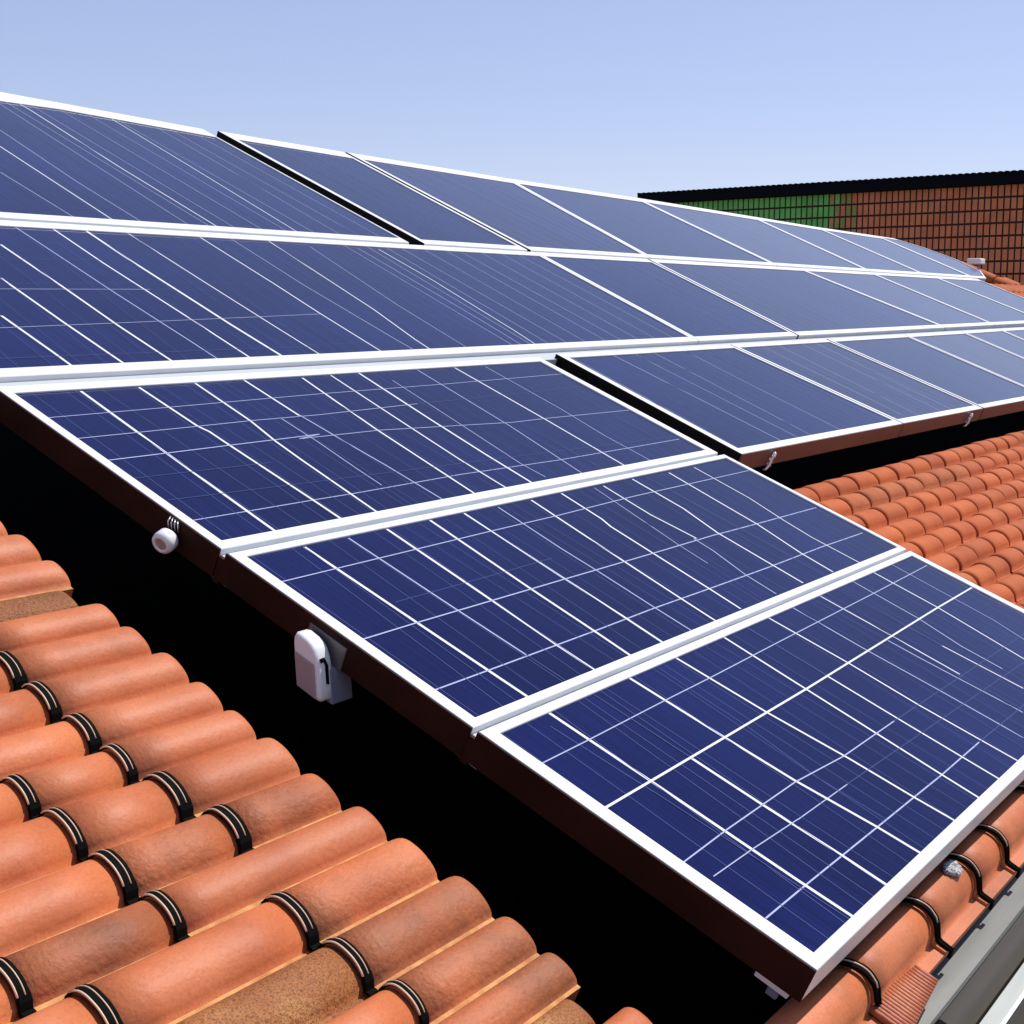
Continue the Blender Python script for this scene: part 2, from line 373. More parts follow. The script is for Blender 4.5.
# ------------------------------------------------------------------ solar panels
def inset(poly, offs):
    """inset a convex CCW polygon; offs[i] belongs to edge i -> i+1"""
    k = len(poly); out = []
    for i in range(k):
        p0, p1, p2 = Vector(poly[i-1]), Vector(poly[i]), Vector(poly[(i+1) % k])
        d1 = (p1-p0).normalized(); d2 = (p2-p1).normalized()
        na = Vector((-d1.y, d1.x)); nb = Vector((-d2.y, d2.x))
        a = p0 + na*offs[i-1]; b = p1 + nb*offs[i]
        den = d1.x*d2.y - d1.y*d2.x
        if abs(den) < 1e-6: out.append(p1 + nb*offs[i]); continue
        t = ((b-a).x*d2.y - (b-a).y*d2.x)/den
        out.append(a + d1*t)
    return out
THK = 0.05
def clip_poly(pts, w, poly):
    """strip along polyline pts of half-width w as quads, each clipped to convex poly"""
    res = []
    for p, q in zip(pts, pts[1:]):
        p = Vector(p); q = Vector(q)
        if (q-p).length < 1e-5: continue
        d = (q-p).normalized(); nn = Vector((-d.y, d.x))*w; e = d*w*0.4
        quad = [p-nn-e, q-nn+e, q+nn+e, p+nn-e]
        for i in range(len(poly)):
            a = Vector(poly[i]); b = Vector(poly[(i+1) % len(poly)])
            ed = (b-a).normalized(); en = Vector((-ed.y, ed.x))
            o2 = []
            for j in range(len(quad)):
                s0 = quad[j]; s1 = quad[(j+1) % len(quad)]
                d0 = (s0-a).dot(en); d1 = (s1-a).dot(en)
                if d0 >= 0: o2.append(s0)
                if (d0 >= 0) != (d1 >= 0): o2.append(s0 + (s1-s0)*(d0/(d0-d1)))
            quad = o2
            if len(quad) < 3: break
        if len(quad) >= 3: res.append(quad)
    return res
def panel(poly, borders, lines, label, skirt=(), skirt_mat=None, frame_mat=None, side_mat=M_gap, group='solar panels of the roof array'):
    cu = sum(p[0] for p in poly)/len(poly); cv = sum(p[1] for p in poly)/len(poly)
    t = thing('solar_panel', label, 'solar panel', group, cu, cv, -THK)
    P = [Vector((p[0]-cu, p[1]-cv)) for p in poly]
    k = len(P)
    z1 = THK
    # frame: outer wall, tiny chamfer, top face, inner lip
    o1 = inset(P, [0.0015]*k); i1 = inset(P, [max(b-0.0012, 0.002) for b in borders]); i2 = inset(P, borders)
    rings = [([p for p in P], 0.0), (P, z1-0.0015), (o1, z1), (i1, z1), (i2, z1-0.0012), (i2, z1-0.0065)]
    bm = bmesh.new()
    vr = [[bm.verts.new((p.x, p.y, z)) for p in r] for r, z in rings]
    for a, b in zip(vr, vr[1:]):
        for i in range(k):
            j = (i+1) % k
            bm.faces.new((a[i], a[j], b[j], b[i]))
    bm_obj('frame', bm, frame_mat or M_white, t)
    # cell sheet under glass, with a back
    bm = bmesh.new()
    zc = z1-0.004
    top = [bm.verts.new((p.x, p.y, zc)) for p in i2]
    bot = [bm.verts.new((p.x, p.y, zc-0.006)) for p in i2]
    bm.faces.new(top); bm.faces.new(bot[::-1])
    for i in range(k):
        j = (i+1) % k; bm.faces.new((bot[i], bot[j], top[j], top[i]))
    bm_obj('cell_sheet', bm, M_cell_sheen2 if cu > 6.9 else (M_cell_sheen1 if cu > 5.0 else M_cell), t)
    # printed grid lines
    bm = bmesh.new()
    cnt = 0
    lay = 0
    for wgt, pts in lines:
        pts = [Vector((p[0]-cu, p[1]-cv)) for p in pts]
        across = abs(pts[-1].x-pts[0].x) > abs(pts[-1].y-pts[0].y)
        hw = (0.0008 + 0.0024*wgt**1.8)*(0.75 if across else 1.0)
        mi = 0 if wgt < 0.33 else (1 if wgt < 0.66 else 2)
        for quad in clip_poly(pts, hw, i2):
            lay += 1
            z = zc + 0.0003 + (lay % 60)*0.000012
            try:
                f = bm.faces.new([bm.verts.new((p.x, p.y, z)) for p in quad]); f.material_index = mi; cnt += 1
            except ValueError: pass
        if len(lines) < 8 and cnt:
            bm_obj('grid_line', bm, M_line, t); bm = bmesh.new(); cnt = 0
    if cnt: bm_obj('grid_lines', bm, M_line, t)
    else: bm.free()
    # dark side trim on the named edges
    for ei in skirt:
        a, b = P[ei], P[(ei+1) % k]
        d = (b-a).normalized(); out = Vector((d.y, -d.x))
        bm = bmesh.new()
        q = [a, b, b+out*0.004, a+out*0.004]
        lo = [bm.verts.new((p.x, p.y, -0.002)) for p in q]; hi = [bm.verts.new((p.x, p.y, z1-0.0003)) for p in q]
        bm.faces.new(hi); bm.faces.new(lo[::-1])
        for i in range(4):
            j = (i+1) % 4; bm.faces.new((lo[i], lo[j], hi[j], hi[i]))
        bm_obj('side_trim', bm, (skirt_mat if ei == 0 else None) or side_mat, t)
    return t

def gen_lines(u0, u1, v0, v1, ds, bold, seed, nx=0):
    rnd = random.Random(seed); out = []
    u = u0 + ds*rnd.uniform(0.5, 1.0)
    while u < u1-0.03:
        wgt = rnd.choice(bold)
        du = rnd.uniform(-0.02, 0.02)
        if wgt > 0.05:
            out.append((wgt, [(u+du, v0), (u + rnd.uniform(-0.006,0.006), (v0+v1)/2), (u-du, v1)]))
        u += ds*rnd.uniform(0.75, 1.25)
    for i in range(nx):
        v = v0 + (v1-v0)*(i+1)/(nx+1)
        out.append((0.2, [(u0, v), (u1, v)]))
    return out

def continue_lines(lst, poly):
    """printed lines that fade out run on faintly to the frame unless another line takes over"""
    us = [q[0] for q in poly]; vs_ = [q[1] for q in poly]
    lim = ((min(us), max(us)), (min(vs_), max(vs_)))
    src = [(w_, p_) for w_, p_ in lst if w_ >= 0.24]
    ends = [q for w_, p_ in src for q in (p_[0], p_[-1])]
    for w_, p_ in src:
        a, b = p_[0], p_[-1]
        ax = 0 if abs(a[0]-b[0]) > abs(a[1]-b[1]) else 1          # runs along u or along v
        if abs(a[ax]-b[ax]) < 1e-4: continue
        k_ = (a[1-ax]-b[1-ax])/(a[ax]-b[ax])
        k_ = max(-0.06, min(0.13, k_))
        for e, o in ((a, b), (b, a)):
            tgt = lim[ax][1] if e[ax] > o[ax] else lim[ax][0]
            if abs(tgt-e[ax]) < 0.06: continue
            near_e = [q for q in ends if q is not e and abs(q[ax]-e[ax]) < 0.10 and abs(q[1-ax]-e[1-ax]) < 0.035]
            if near_e:
                q = min(near_e, key=lambda q: abs(q[0]-e[0])+abs(q[1]-e[1]))
                
                if abs(q[1-ax]-e[1-ax]) < 0.012: lst.append((min(w_, 0.5), [e, q]))
                continue
            pt = [0, 0]; pt[ax] = tgt; pt[1-ax] = e[1-ax] + k_*(tgt-e[ax])
            lst.append((min(0.27, w_*0.5), [e, tuple(pt)]))
def fingers(lst, u0, u1, v0, v1, seed, slant, step=(0.035, 0.075), wts=(0.05, 0.1, 0.16)):
    rl = random.Random(seed); u = u0
    while u < u1:
        s_ = slant + rl.uniform(-0.02, 0.02)
        lst.append((rl.choice(wts), [(u, v0), (u+s_*(v1-v0), v1)])); u += rl.uniform(*step)
B = 0.027
# --- the three large near panels stepping down to the eave
near = [('p1', [(1.5305,1.377),(3.322,1.391),(3.316,2.018),(1.522,2.004)], 'uppermost of the three big near solar panels, with the round white cap on its side'),
        ('p2', [(1.540,0.832),(3.362,0.838),(3.336,1.380),(1.5307,1.362)], 'middle of the three big near solar panels, with the white box on its side'),
        ('p3', [(1.553,0.258),(3.40,0.258),(3.364,0.829),(1.5402,0.821)], 'nearest dark blue solar panel, lowest of three, its white edge above the eave tiles')]
for key, poly, lab in near:
    bl = {'p1': [0.024, 0.030, 0.028, 0.022], 'p2': [0.017, 0.018, 0.017, 0.026], 'p3': [0.019, 0.028, 0.017, 0.030]}[key]
    # fine fingers between the main lines, and faint ends where a printed line fades
    rl = random.Random(len(key)*7+ord(key[1])); u = 1.58
    while u < 3.34:
        LINES[key].append((rl.choice([0.05, 0.1, 0.16]), [(u, poly[0][1]), (u+rl.uniform(-0.015, 0.03), poly[2][1])])); u += rl.uniform(0.035, 0.075)
    continue_lines(LINES[key], poly)
    panel(poly, bl, LINES[key], lab, skirt=(3,), side_mat=M_brown, group='three near solar panels')

# --- middle row (the row whose far part hangs over the brown fascia)
mid = [3.388, 4.635, 5.55, 6.52, 7.40, 8.12, 9.33, 10.25]
tilt = [0.0, 0.045, 0.05, 0.045, 0.03, 0.04, 0.05, 0.06]
names = ['solar panel with thin white streaks beside the black gap, left silver hook under its edge',
         'second solar panel right of the black gap in the row above the brown fascia',
         'solar panel with the right silver hook under its brown fascia edge',
         'fourth solar panel right of the black gap, plain bluish, cut by the picture edge',
         'fifth solar panel right of the black gap, only a triangle at the picture edge',
         'sixth solar panel right of the black gap, a tiny corner at the picture edge',
         'last solar panel at the far end of the row above the brown fascia']
for i in range(7):
    a, b = mid[i], mid[i+1]; g0 = 0.012 if i in (0, 2) else 0.005
    ta, tb = tilt[i], tilt[i+1]
    poly = [(a+ta+(0.03 if i == 0 else g0), 1.366), (b+tb-0.004, 1.365), (b-tb-0.004, 2.03+0.011*i+0.011), (a-ta+(0.04 if i == 0 else g0), 2.03+0.011*i)]
    ln = gen_lines(a, b, 1.36, 2.1, 0.115 if i < 2 else 0.2, [0.45,0.3,0.3,0.6] if i == 0 else ([0.3,0.2,0.5] if i == 1 else [0.02,0.02,0.08]), 40+i)
    if i in (0, 1): fingers(ln, a, b, 1.36, 2.1, 25+i, -0.1, (0.05, 0.09), (0.2, 0.3))
    panel(poly, [0.03, 0.018, 0.026, 0.018 + (0.012 if i == 0 else 0)], ln, names[i], skirt=(0, 3), skirt_mat=M_fascia, group='solar panels over the brown fascia')

# --- row above it
r1d_b = [0.9, 4.42, 5.31, 7.27, 8.19, 9.405, 10.32]
r1d_t = [0.9, 4.534, 5.412, 7.05, 8.10, 9.24, 10.20]
nm = ['longest solar panel, many bright white lines, above the near three at the left edge',
      'narrow solar panel right of the longest panel in the second row from the sky',
      'wide bluish solar panel right of the narrow one in the second row from the sky',
      'greyish solar panel just right of the wide bluish one in the second row',
      'pale grey solar panel second from the far end of the second row',
      'pale grey solar panel at the far end of the second row beside orange tiles']
for i in range(6):
    bt = lambda u: 2.035 + max(0, u-1.5)*0.0165
    tp = 2.935
    a0, b0, a1, b1 = r1d_b[i], r1d_b[i+1], r1d_t[i], r1d_t[i+1]
    g0 = 0.014 if i == 2 else 0.001
    poly = [(a0+g0, bt(a0)), (b0-0.001, bt(b0)), (b1-0.001, tp), (a1+g0, tp)]
    ln = LINES['r1'] if i == 0 else gen_lines(a0, b0, 2.05, 2.93, 0.13, [0.3,0.25,0.15] if i < 2 else ([0.25,0.02,0.02,0.15] if i < 3 else [0.02]), 60+i)
    if i == 0: continue_lines(ln, poly); fingers(ln, 1.2, 4.4, 2.05, 2.94, 5, 0.11, (0.05, 0.10), (0.08, 0.14, 0.2)); fingers(ln, 3.3, 4.3, 2.05, 2.94, 8, 0.12, (0.09, 0.13), (0.34, 0.36))
    if i in (1, 2): fingers(ln, a0-0.1, b0, 2.05, 2.94, 6+i, 0.11, (0.07, 0.12), (0.2, 0.28))
    panel(poly, [0.036, 0.018, 0.04, 0.02], ln, nm[i], skirt=(3,), group='solar panels in the second row from the sky')

# --- top row against the sky (its ridge edge drops slowly to the far end)
r0_b = [1.2, 3.835, 4.53, 5.48, 6.82, 8.155, 9.14, 10.19]
r0_t = [1.2, 3.925, 4.655, 5.76, 6.95, 8.29, 9.19, 10.25]
nm = ['large solar panel of the top row at the left edge of the picture',
      'narrow top row solar panel just right of the long black gap',
      'second top row solar panel right of the long black gap',
      'third top row solar panel right of the black gap, left of the black coping',
      'top row solar panel under the spot where the black wall coping starts',
      'top row solar panel in front of the green bricks',
      'top row solar panel where the bricks behind turn from green to brown']
def ridge(u):
    if u < 3.05: return 4.297
    pts = [(3.05,4.297),(3.9,4.175),(4.65,4.115),(5.75,4.035),(6.93,3.985),(8.28,3.893),(9.18,3.825),(10.25,3.78),(11,3.7)]
    for (a, va), (b, vb) in zip(pts, pts[1:]):
        if u <= b: return va + (vb-va)*(u-a)/(b-a)
    return 3.7
for i in range(7):
    a0, b0, a1, b1 = r0_b[i], r0_b[i+1], r0_t[i], r0_t[i+1]
    g0 = {1: 0.035, 2: 0.004}.get(i, 0.001)
    ge = {0: 0.05, 1: 0.02}.get(i, 0.001)
    poly = [(a0+g0, 2.955), (b0-ge, 2.955), (b1-ge, ridge(b1)), (a1+g0, ridge(a1))]
    if i == 0: poly.insert(3, (3.05, 4.297)); 
    ln = LINES['r0'] if i == 0 else gen_lines(a0, b0, 2.96, 4.0, 0.16, [0.25,0.15,0.2] if i < 3 else [0.02,0.02,0.18], 80+i)
    if i == 0: continue_lines(ln, poly); fingers(ln, 1.3, 3.75, 2.96, 4.2, 15, 0.085, (0.05, 0.10), (0.08, 0.14, 0.25)); fingers(ln, 2.9, 3.7, 2.96, 4.2, 18, 0.085, (0.09, 0.13), (0.34,))
    if i in (1, 2): fingers(ln, a0-0.1, b0, 2.96, 4.2, 16+i, 0.1, (0.07, 0.12), (0.2, 0.3))
    bd = [0.042, 0.02, 0.095-0.006*i, 0.026] if i else [0.042, 0.010, 0.10, 0.125, 0.02]
    panel(poly, bd, ln, nm[i], skirt=((4,) if i == 0 else (3,)), group='solar panels in the top row')
panel([(10.20,2.955),(10.50,2.955),(10.86,3.12),(10.97,3.37),(10.86,3.58),(10.58,3.765),(10.26,3.78)], [0.04,0.012,0.012,0.012,0.012,0.03,0.03], [],
      'last narrow solar panel of the top row with a rounded corner before brown bricks', group='solar panels in the top row')

# --- rails seen as grey strips in the seams
def rail(u0, u1, v0, v1, lab, n=-0.012):
    t = thing('mounting_rail', lab, 'rail', 'grey rails between the panel rows', u0, v0, DECK)
    h = n-DECK
    bm = bmesh.new()
    d = (v1-v0)
    k = [bm.verts.new(p) for p in ((0,-0.022,h-0.045),(u1-u0,d-0.022,h-0.045),(u1-u0,d+0.022,h-0.045),(0,0.022,h-0.045),(0,-0.022,h),(u1-u0,d-0.022,h),(u1-u0,d+0.022,h),(0,0.022,h))]
    for q in ((0,3,2,1),(4,5,6,7),(0,1,5,4),(1,2,6,5),(2,3,7,6),(3,0,4,7)): bm.faces.new([k[i] for i in q])
    bm_obj('rail_bar', bm, M_rail, t)
    bm = bmesh.new(); box(bm, (-0.006, -0.0065, h-0.046), (-0.0005, 0.0065, h-0.0005)); bm_obj('rail_end', bm, M_brown, t)
    u = 0.35
    while u < u1-u0:
        bm = bmesh.new(); vv = d*u/(u1-u0)
        box(bm, (u-0.02, vv-0.018, 0.0), (u+0.02, vv+0.018, h-0.046))
        bm_obj('post', bm, M_dark, t); u += 1.3
# a rail bar narrower than the seam would be hidden: the seams are 12 to 16 mm wide
rail(1.543, 3.36, 0.8265, 0.8375, 'grey rail in the seam above the nearest panel')
rail(1.534, 3.33, 1.3695, 1.3845, 'grey rail in the seam between the upper two near panels')
rail(0.9, 10.2, 2.012, 2.12, 'long grey rail in the seam above the brown fascia panels')
rail(0.9, 10.2, 2.945, 2.945, 'long grey rail in the seam below the top row')

# ------------------------------------------------------------------ terracotta roofs
def prof(wd, H, flat, k=14, pk=0.5):
    """(v, h) across one course from its lower foot up: a flat pan, then a round roll"""
    out = [(0.0, 0.0), (wd*flat, 0.0)]
    for i in range(1, k+1):
        s = i/k; x = (s-pk)/pk if s < pk else (s-pk)/(1-pk)
        h = H*(1-abs(x)**(2.3 if s < pk else 2.6))**0.70
        out.append((wd*(flat + (1-flat)*s), h))
    return out
TR = random.Random(21)
def segment(bm, u0, u1, vb, pr, lift0, lift1, mi, round0, round1, base=-0.03, skew=0.0, vmi=1):
    tl = bm.faces.layers.float.get('tone') or bm.faces.layers.float.new('tone')
    tone = TR.uniform(0.88, 1.06)
    L = u1-u0
    st = [(0, 1)]
    if round0: st = [(0, 0.72), (0.004, 0.88), (0.011, 0.97), (0.022, 1)]
    nmid = max(1, int(L/0.06))
    st += [(L*i/nmid, 1) for i in range(1, nmid) if L*i/nmid > 0.03 and L*i/nmid < L-0.03]
    st += [(L-0.022, 1), (L-0.011, 0.97), (L-0.004, 0.88), (L, 0.72)] if round1 else [(L, 1)]
    rings = []
    for du, sc in st:
        lift = lift0 + (lift1-lift0)*du/L
        r = [Vector((u0+du, vb + skew*du + v, h*sc + lift)) for v, h in pr]
        r.append(Vector((u0+du, vb + skew*du + pr[-1][0], base))); r.append(Vector((u0+du, vb + skew*du, base)))
        rings.append(r)
    vr = [[bm.verts.new(p) for p in r] for r in rings]
    k = len(vr[0])
    for a, b in zip(vr, vr[1:]):
        for i in range(k):
            j = (i+1) % k
            f = bm.faces.new((a[i], a[j], b[j], b[i])); f.smooth = 1 <= i < k-3
            f.material_index = vmi if i == 0 else mi; f[tl] = tone
    for r in (vr[0], vr[-1]):
        f = bm.faces.new(r); f.material_index = mi; f[tl] = tone
def tie_on(root, u, vb, pr, lift, wdt=0.022, broken=False, i0=0):
    """black strap over a roll with pale wires lying on it"""
    wdt *= TR.uniform(0.58, 0.92); kk = TR.uniform(-0.004, 0.004)
    bm = bmesh.new()
    rings = []
    pts = [(vb+v, h+lift) for v, h in pr[i0:]]
    # small normals
    P2 = []
    for i, (v, h) in enumerate(pts):
        a = pts[max(i-1, 0)]; b = pts[min(i+1, len(pts)-1)]
        d = Vector((b[0]-a[0], b[1]-a[1])).normalized(); P2.append((Vector((v, h)), Vector((-d.y, d.x))))
    for i, (p, nn) in enumerate(P2):
        e = 0.0016 if 2 < i < len(P2)-2 else 0.002
        w2 = wdt/2*(1.0 if i > 3 else 1.15)
        q0 = p - nn*0.002; q1 = p + nn*e
        rings.append([Vector((u-w2, q0.x, q0.y)), Vector((u-w2*0.9, q1.x, q1.y)), Vector((u+w2*0.9, q1.x, q1.y)), Vector((u+w2, q0.x, q0.y))])
    loft(bm, rings, 0, smooth=False)
    t = bm_obj('wire_tie', bm, M_black, root)
    bm = bmesh.new()
    for off, r in ((-wdt*0.54, 0.0013), (wdt*0.05, 0.0008)):
        tube(bm, [(u+off, (p+nn*(0.0021 if off > 0 else 0.0008)).x, (p+nn*(0.0021 if off > 0 else 0.0008)).y) for p, nn in P2[3:-1]], r, 6)
    bm_obj('wire', bm, M_wire, t, smooth=True)
    return t

# near roof, lower left
NB = -0.120     # height of the pans
near_roof = thing('tiled_roof', 'terracotta roof in the foreground at lower left, big rolls with black ties and a scalloped end', 'roof', None, 0, 0, NB)
crest = [0.06,0.145,0.228,0.31,0.393,0.448,0.502,0.578,0.653,0.756,0.84,0.912,1.012,1.096,1.164,1.251,1.331,1.413,1.476,1.539,1.626,1.71,1.795,1.88,1.965,2.05,2.135]
crest = [c+0.004 for c in crest]
tie_list = [(1.12,1.318),(1.119,1.239),(1.126,1.155),(1.129,1.083),(1.145,1.013),(0.979,1.126),(0.983,1.042),(0.988,0.933),(0.998,0.843),(1.17,0.928),(1.126,0.766),(1.131,0.667),(1.146,0.595),(0.791,0.835),(0.841,0.774)]
def shape_course(ci):
    c = crest[ci]
    lo = (crest[ci-1]+c)/2 if ci else c-0.042
    hi = (crest[ci+1]+c)/2 if ci < len(crest)-1 else c+0.042
    return lo-0.006, hi-0.006
near_ties = {}
for (tu, tv) in tie_list:
    ci = min(range(len(crest)), key=lambda i: abs(crest[i]-tv) + (1 if i in (5, 18) else 0)); near_ties.setdefault(ci, []).append(tu)
rnd = random.Random(5)
ends = {5: 1.345, 18: 1.335}
for ci in range(len(crest)):
    lo, hi = shape_course(ci)
    odd = ci in (5, 18)
    wd = hi-lo
    pr = prof(wd, (0.012 if odd else min(0.028, 0.325*wd)), 0.085 if not odd else 0.05, 16, 0.57)
    end = ends.get(ci, 1.36 + rnd.uniform(-0.003, 0.006) + max(0, 0.9-crest[ci])*0.07)
    js = sorted(near_ties.get(ci, []))
    # joints continue to the left at tile length
    if not js: js = [1.13 if ci % 2 else 0.98]
    x = js[0]
    while x > -0.3: x -= 0.29; js.insert(0, x)
    us = js + [end]
    bm = bmesh.new()
    for i in range(len(us)-1):
        last = i == len(us)-2
        mi = 0
        if odd or (ci == 8 and not last and us[i] > 0.7) : mi = 2
        if mi == 0 and (ci in (6, 7, 8, 9, 11) and us[i] > 0.9 or (ci == 10 and us[i] < 0.9)): mi = 3
        lift0, lift1 = 0.006, 0.0
        segment(bm, us[i]+0.001, us[i+1]-0.001, lo, pr, lift0, lift1 if not last else 0.003, mi, False, last, base=-0.03, vmi=2 if mi == 2 else 1)
    bm_obj('tile_course', bm, [M_tile, M_valley, M_tilew, M_tiles], near_roof)
    for tu in near_ties.get(ci, []):
        tie_on(near_roof, tu+0.006, lo, pr, 0.006, wdt=0.021 if crest[ci] > 0.7 else 0.019)
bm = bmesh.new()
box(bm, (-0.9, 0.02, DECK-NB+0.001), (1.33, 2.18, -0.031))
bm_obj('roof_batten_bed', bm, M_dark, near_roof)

# far roof, right: short rounded tiles
FB = -0.125
far_roof = thing('tiled_roof', 'terracotta roof at right behind the near panels, rows of short rounded tiles', 'roof', None, 3.0, 0, FB)
rows = [1.262 - 0.0853*i for i in range(12)]
for ri, cv in enumerate(rows):
    wd = 0.0853; pr = prof(wd, 0.031, 0.06, 12)
    bm = bmesh.new()
    u = 3.1 + (0.08 if ri % 2 else 0.0) + rnd.uniform(-0.02, 0.02) - 3.0
    while u < 9.2:
        L = 0.162*rnd.uniform(0.92, 1.08)
        mi = 2 if (ri == 1 and 0.8 < u < 1.9) or rnd.random() < 0.012 else 0
        segment(bm, u+0.0015, u+L-0.0015, cv-wd*0.55+rnd.uniform(-0.003,0.003), pr, rnd.uniform(0.002,0.006), rnd.uniform(-0.001,0.001), mi, True, True, base=-0.03, vmi=0)
        u += L
    bm_obj('tile_course', bm, [M_tile2, M_valley, M_tilefw], far_roof)
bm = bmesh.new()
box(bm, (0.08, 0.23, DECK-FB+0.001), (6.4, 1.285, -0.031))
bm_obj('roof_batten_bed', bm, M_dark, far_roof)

# eave course along the gutter
EB = -0.118
eave = thing('tiled_roof', 'single terracotta eave course between the nearest panel and the grey gutter, with looped black ties', 'roof', None, 0, 0, EB)
pe = [(0.0,0.0),(0.018,0.0),(0.024,0.001)]
for i in range(1, 17):
    s_ = i/16; x = 2*s_-1
    pe.append((0.024+0.086*s_, 0.044*(1-abs(x)**2.1)**0.6))
ej = [0.4, 1.05, 1.42, 1.726, 1.975, 2.184, 2.341, 2.584, 2.85, 3.15, 3.45, 3.8, 4.2, 4.6, 5.0, 5.4, 5.8, 6.2, 6.6]
EV = 0.176
bm = bmesh.new()
for a, b in zip(ej, ej[1:]):
    segment(bm, a+0.001, b-0.001, EV, pe, 0.005, 0.0, 2 if b == 1.726 else 0, False, False, base=-0.02, vmi=0)
bm_obj('tile_course', bm, [M_tile, M_valley, M_tile], eave)
for tu in ej[3:8]:
    bm = bmesh.new()
    for off in (-0.0065, 0.0065):
        pts = []
        for i in range(0, len(pe)-3):
            v, h = pe[i]
            nx = 0.0035
            pts.append((tu + off*(0.5 + 0.5*min(1, i/6)) + (0.012 if i < 3 else 0.0) + 0.010*math.sin(i*0.35)*0.5, EV+v - (0.004 if i < 6 else 0.002), h + 0.006 + 0.0015))
        pts.insert(0, (pts[0][0]+0.004, EV-0.006, -0.006))
        tube(bm, pts, 0.0032, 7)
    t = bm_obj('wire_tie', bm, M_black, eave, smooth=True)
    bm = bmesh.new()
    pts = [(p[0]-off*1.0, p[1], p[2]+0.003) for p in pts[5:]]
    tube(bm, pts, 0.0013, 6)
    bm_obj('wire', bm, M_wire, t, smooth=True)
# ribbed scrap of tile on the pan
bm = bmesh.new()
for i in range(19):
    uu = 1.725 + i*0.0088
    rings = []
    for k_ in range(4):
        vv_ = EV - 0.034 + 0.0009*i + (0.066 - 0.0016*i)*k_/3
        rings.append([Vector((uu+0.0045*math.cos(t*math.pi/5), vv_, 0.0075+0.0045*math.sin(t*math.pi/5))) for t in range(6)] + [Vector((uu-0.0045, vv_, 0.0035)), Vector((uu+0.0045, vv_, 0.0035))])
    loft(bm, rings, 0)
tl = bm.faces.layers.float.new('tone')
for f in bm.faces: f[tl] = 1.0
M_rib = tile_material('ribbed_red_clay', (0.36,0.085,0.04), (0.44,0.12,0.055), (0.52,0.17,0.075), grain=0.3)
bm_obj('ribbed_tile', bm, M_rib, eave)
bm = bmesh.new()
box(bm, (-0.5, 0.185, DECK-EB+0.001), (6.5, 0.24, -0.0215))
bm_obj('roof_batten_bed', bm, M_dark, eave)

# lump of grey mortar beside an eave tie
t = thing('mortar_lump', 'small grey speckled lump of mortar on the eave roll beside a black tie', 'mortar', None, 2.135, 0.243, EB+0.050)
bm = bmesh.new()
bmesh.ops.create_icosphere(bm, subdivisions=3, radius=1.0)
for v_ in bm.verts:
    r_ = 1 + 0.12*math.sin(7*v_.co.x+3*v_.co.y) + 0.08*math.sin(11*v_.co.y)
    v_.co = Vector((v_.co.x*0.026*r_, v_.co.y*0.015*r_, v_.co.z*0.006))
M_mortar = mat('grey_mortar', (0.4,0.4,0.4), 0.9); add_noise(M_mortar, (0.12,0.12,0.12), (0.62,0.62,0.62), 260, 3, 0.4, 0.6, bump=0.6, bscale=300)
bm_obj('lump', bm, M_mortar, t, smooth=True)

# gutter
gt = thing('rain_gutter', 'grey metal rain gutter along the eave at the lower right corner', 'gutter', None, 0, 0, 0)
def strip(name, pts, m, u0=-0.6, u1=6.6, th=0.003):
    bm = bmesh.new()
    rings = []
    for u in (u0, u1):
        up_ = [Vector((u, v, n)) for v, n in pts]; dn = []
        for i, (v, n) in enumerate(pts):
            a = pts[max(i-1,0)]; b = pts[min(i+1,len(pts)-1)]
            d = Vector((b[0]-a[0], b[1]-a[1])).normalized()
            dn.append(Vector((u, v + d.y*th, n - d.x*th)) if d.x > 0 else Vector((u, v - d.y*th, n + d.x*th)))
        rings.append(up_ + dn[::-1])
    loft(bm, rings, 0, smooth=False)
    return bm_obj(name, bm, m, gt)
strip('flashing', [(0.205,-0.150),(0.180,-0.1505),(0.136,-0.1455),(0.132,-0.149)], M_galv)
strip('channel', [(0.1315,-0.152),(0.0935,-0.197),(0.090,-0.215),(0.086,-0.215)], M_taupe)
strip('lip', [(0.0855,-0.20),(0.0865,-0.166),(0.064,-0.161)], M_lip)
strip('rim', [(0.0635,-0.157),(0.0575,-0.158)], M_white, th=0.006)
strip('outer_face', [(0.057,-0.163),(0.040,-0.21),(0.030,-0.30)], M_taupe)
bm = bmesh.new(); box(bm, (1.838,0.098,-0.19), (1.868,0.132,-0.146), 0, 0.003)
bm_obj('joint_band', bm, M_black, gt)

# terracotta strip past the far end of the array
vg = thing('tiled_roof', 'thin strip of orange tiles past the far end of the panels, under the brick wall', 'roof', None, 10.3, 1.6, -0.06)
bm = bmesh.new()
for i in range(9):
    uu = 0.03 + 0.145*i
    top = min(1.78, 1.78 - 1.45*(uu+10.3-10.95)) if uu+10.3 > 10.95 else 1.30+0.0*i
    if uu+10.3 < 10.95: top = 1.28
    v_ = 0.0
    while v_ < top:
        L = 0.16
        rings = []
        for k_ in range(4):
            sc = (0.86, 1, 1, 0.86)[k_]; y_ = v_ + L*(0.02, 0.12, 0.88, 0.99)[k_]
            rings.append([Vector((uu+0.066*math.cos(t*math.pi/8), y_, 0.055*sc*math.sin(t*math.pi/8)+0.004*(3-k_)/3)) for t in range(9)] + [Vector((uu-0.066, y_, -0.02)), Vector((uu+0.066, y_, -0.02))])
        loft(bm, rings, 0)
        v_ += L
tl = bm.faces.layers.float.new('tone')
for f in bm.faces: f[tl] = TR.uniform(0.9, 1.05)
bm_obj('tile_course', bm, [M_tile2], vg)
bm = bmesh.new(); box(bm, (-0.05, -0.02, DECK+0.061), (1.35, 1.25, -0.021)); bm_obj('roof_batten_bed', bm, M_dark, vg)

